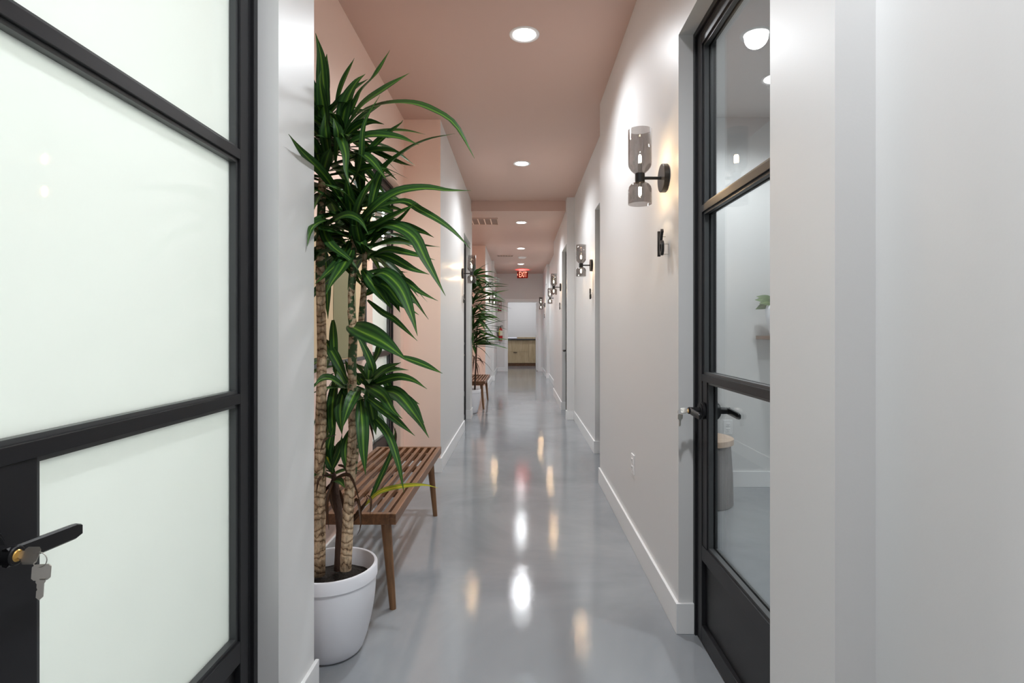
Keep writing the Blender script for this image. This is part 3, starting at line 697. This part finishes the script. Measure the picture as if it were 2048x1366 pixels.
# ------------------------------------------------------------------ artwork in the alcove
t = thing('framed_artwork', 'dark framed abstract print in tan and olive on the pink alcove wall', 'picture', (-1.02,3.0,1.06))
y0, y1, z1 = -.50, .50, .70
boxes('picture_frame', [(0,.028,y0,y0+.022,0,z1), (0,.028,y1-.022,y1,0,z1), (0,.028,y0+.022,y1-.022,0,.022), (0,.028,y0+.022,y1-.022,z1-.022,z1)], M['gasket'], t, bevel=.001)
boxes('print', [(.004,.010,y0+.022,y1-.022,.022,z1-.022)], mat('cream_paper', (.72,.55,.34), .7), t)
bm = bmesh.new()
for (yc, zc, ry, rz, x_) in ((.12,.30,.20,.62,.011), ):
    ring = [bm.verts.new((x_, min(y1-.03, max(y0+.03, yc+ry*math.cos(a_))), min(z1-.03, max(.03, zc+rz*math.sin(a_))))) for a_ in [2*PI*i/48 for i in range(48)]]
    r2 = [bm.verts.new((x_+.0015, v.co.y, v.co.z)) for v in ring]; bm.faces.new(r2)
    for i in range(48): bm.faces.new((ring[i], ring[(i+1)%48], r2[(i+1)%48], r2[i]))
obj('olive_shape', bm, mat('olive_ink', (.26,.24,.13), .7), t)

# ------------------------------------------------------------------ ceiling vents, smoke detector, exit sign
t = thing('ceiling_vent', 'salmon louvred ceiling vent just behind the beam on the left', 'vent', (-.60,8.46,HF))
boxes('vent_frame', [(-.26,.26,-.24,-.215,-.012,0), (-.26,.26,.215,.24,-.012,0), (-.26,-.245,-.215,.215,-.012,0), (.245,.26,-.215,.215,-.012,0)], M['ceil'], t)
boxes('vent_back', [(-.245,.245,-.215,.215,-.003,-.001)], mat('vent_shadow', (.30,.20,.165), .8), t)
for i in range(4): boxes('slat', [(-.154+i*.098,-.138+i*.098,-.215,.215,-.014,-.003)], M['pink'], t)
t = thing('ceiling_vent', 'slim ceiling vent farther along, left of the smoke detector', 'vent', (-.34,12.4,HF))
boxes('vent_frame', [(-.19,.19,-.09,-.07,-.010,0), (-.19,.19,.07,.09,-.010,0), (-.19,-.175,-.07,.07,-.010,0), (.175,.19,-.07,.07,-.010,0)], M['ceil'], t)
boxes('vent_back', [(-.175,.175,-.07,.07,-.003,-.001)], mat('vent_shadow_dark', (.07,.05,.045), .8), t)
for i in range(5): boxes('slat', [(-.12+i*.06-.004,-.12+i*.06+.004,-.07,.07,-.009,-.003)], M['ceil'], t)
t = thing('smoke_detector', 'flat white smoke detector on the ceiling between the two farthest lights', 'smoke detector', (.05,12.62,HF))
bm = bmesh.new(); r = lathe(bm, [(.095,0),(.097,-.01),(.09,-.022),(.06,-.034),(.01,-.036)], 32); cap(bm, r[-1]); bmesh.ops.recalc_face_normals(bm, faces=bm.faces); obj('cover', bm, M['plastic'], t, smooth=True)
bm = bmesh.new(); cyl(bm, .07, -.008, .0, seg=24, c=(0,0,-.026)); obj('sensor_ring', bm, M['trim'], t)
t = thing('exit_sign', 'red lit EXIT sign hanging from the ceiling before the end doorway', 'exit sign', (.072,15.55,HF))
boxes('canopy', [(-.10,.10,-.03,.03,-.022,0)], M['trim'], t, bevel=.003)
boxes('sign_panel', [(-.155,.155,-.010,.010,-.215,-.022)], M['exit_bg'], t, bevel=.002)
tx = text_mesh('EXIT', .19, .002, 'lettering', M['exit_on'], t, (0.012,-.0125,-.118), (PI/2,0,0), (.60,1.15,1)); tx['label'] = 'glowing letters reading EXIT'
bm = bmesh.new()
for a, b in (((-.150,-.118),(-.136,-.150)),):
    vs = [(-.152,-.118),(-.136,-.085),(-.136,-.151)]
    lo = [bm.verts.new((x_,-.0145,z_)) for x_, z_ in vs]; hi = [bm.verts.new((x_,-.0105,z_)) for x_, z_ in vs]
    bm.faces.new(lo); bm.faces.new(hi[::-1])
    for i in range(3): bm.faces.new((lo[i], lo[(i+1)%3], hi[(i+1)%3], hi[i]))
bmesh.ops.recalc_face_normals(bm, faces=bm.faces); obj('arrow', bm, M['exit_on'], t)
lamp('AREA', 'exit_glow', (.072,15.50,HF-.14), 5, (1,.02,.02), (math.radians(180+42),0,0), shape='RECTANGLE', size=.24, size_y=.03, spread=math.radians(60))

# ------------------------------------------------------------------ fire extinguisher and its sign
t = thing('fire_extinguisher', 'red fire extinguisher hanging on the end wall left of the doorway', 'fire extinguisher', (-.585,FAR-.07,.93))
bm = bmesh.new(); lathe(bm, [(.03,0),(.056,.006),(.06,.02),(.06,.30),(.052,.34),(.03,.37),(.018,.385),(.018,.40)], 28); bmesh.ops.recalc_face_normals(bm, faces=bm.faces); obj('cylinder_body', bm, M['red'], t, smooth=True)
bm = bmesh.new(); lathe(bm, [(.0608,.15),(.0612,.152),(.0612,.30),(.0608,.302)], 28); obj('wrap_label', bm, mat('white_yellow_label', (.72,.70,.55), .5), t, smooth=True)
bm = bmesh.new(); bx(bm,-.012,.012,-.012,.012,.40,.43); bx(bm,-.01,.075,-.008,.008,.425,.438); bx(bm,-.01,.065,-.008,.008,.45,.46); obj('valve_handle', bm, M['blackmatte'], t)
bm = bmesh.new(); tube(bm, [(-.01,-.01,.41),(-.05,-.02,.42),(-.075,-.02,.36),(-.078,-.02,.22),(-.072,-.02,.12)], .010, 8); obj('hose', bm, M['blackmatte'], t, smooth=True)
boxes('hanging_tag', [(-.052,-.018,-.068,-.064,.17,.33)], M['yellow'], t)
boxes('wall_bracket', [(-.02,.02,.03,.07,.10,.36)], M['red'], t)
t = thing('fire_extinguisher_sign', 'small red vertical sign with white arrow above the fire extinguisher', 'sign', (-.615,FAR,1.815))
boxes('sign_plate', [(-.055,.055,-.004,0,0,.31)], mat('dark_red_sign', (.22,.01,.02), .4), t, bevel=.001)
bm = bmesh.new(); bx(bm,-.008,.008,-.0055,-.004,.085,.17)
vs = [(-.026,.09),(.026,.09),(0,.03)]; lo = [bm.verts.new((a_,-.0055,b_)) for a_, b_ in vs]; bm.faces.new(lo)
bx(bm,-.042,-.026,-.0055,-.004,.10,.28); bx(bm,.026,.042,-.0055,-.004,.10,.28); bx(bm,-.02,.02,-.0055,-.004,.20,.27)
obj('white_marking', bm, M['plastic'], t)

# ------------------------------------------------------------------ utility room at the end
t = thing('base_cabinet', 'pale oak base cabinet with drawers in the room at the end of the hall', 'cabinet', (.1,18.72,0))
boxes('cabinet_body', [(-1.3,1.4,.02,.62,.10,.90)], M['oak'], t)
boxes('toe_kick', [(-1.3,1.4,.06,.60,0,.10)], M['walnut'], t)
for (a, b, z0, z1) in ((-.62,.20,.78,.895),(-.62,.20,.50,.775),(-.62,.20,.11,.495),(.205,.75,.78,.895),(.205,.75,.11,.775)):
    d = boxes('drawer_front', [(a+.002,b-.002,0,.02,z0,z1)], M['oak'], t, bevel=.002)
    if z0 == .11 and a < 0: boxes('handle', [(-.33,-.20,-.02,-.003,.468,.482)], M['blackmatte'], d, label='black pull')
wt = boxes('worktop', [(-1.25,1.45,18.68,19.33,.90,.94)], M['counter']); tag(wt, 'thin black worktop on the pale oak cabinet', 'worktop')
up = boxes('wooden_upstand', [(-.12,1.45,19.335,19.385,.90,.99)], M['oak']); tag(up, 'pale wooden strip standing along the back of the worktop', 'shelf')
sh = boxes('folded_cloth', [(-.45,-.10,18.74,19.05,.94,.995)], mat('white_cloth', (.85,.86,.95), .8), bevel=.02); tag(sh, 'folded white cloth lying at the left end of the black worktop', 'cloth')

# ------------------------------------------------------------------ side room seen through the clear door
t = thing('side_table', 'round side table with pale wood top and grey drum base behind the glass door', 'side table', (1.325,3.93,0))
bm = bmesh.new(); cyl(bm, .215, .435, .475, seg=56); obj('tabletop', bm, M['oaktop'], t, bevel=.006)
bm = bmesh.new(); r = lathe(bm, [(.205,0),(.213,.01),(.208,.22),(.195,.42),(.19,.435)], 48); cap(bm, r[0]); cap(bm, r[-1]); bmesh.ops.recalc_face_normals(bm, faces=bm.faces); obj('drum_base', bm, M['concrete'], t, smooth=True)
ws = boxes('wall_shelf', [(1.88,2.5,4.06,4.31,1.175,1.205)], M['walnut'], bevel=.003); tag(ws, 'wooden wall shelf barely seen through the glass door at its right edge', 'shelf')
t = thing('potted_houseplant', 'leafy plant in a white vase on the shelf behind the glass door', 'potted plant', (1.985,4.16,1.205))
bm = bmesh.new(); r = lathe(bm, [(.045,0),(.06,.02),(.085,.13),(.09,.2),(.08,.235),(.074,.235),(.08,.2),(.05,.05)], 32); cap(bm, r[0]); cap(bm, r[-1]); bmesh.ops.recalc_face_normals(bm, faces=bm.faces); obj('vase', bm, M['pot'], t, smooth=True)
fh = Foliage('leaves', M['leaf_pale'])
for i in range(18):
    a = i*2.4; el = random.uniform(.1,1.2); L_ = random.uniform(.14,.26); d0 = Vector((math.cos(a)*math.cos(el), math.sin(a)*math.cos(el)*.45, math.sin(el)))
    fh.add([Vector((0,0,.22)), Vector((0,0,.22))+d0*L_*.5, Vector((0,0,.22))+d0*L_+Vector((0,0,-.05))], .075, Vector((0,-.8,.5)).normalized(), n=10, fold=.1)
fh.done(t, Vector((0,0,0)))
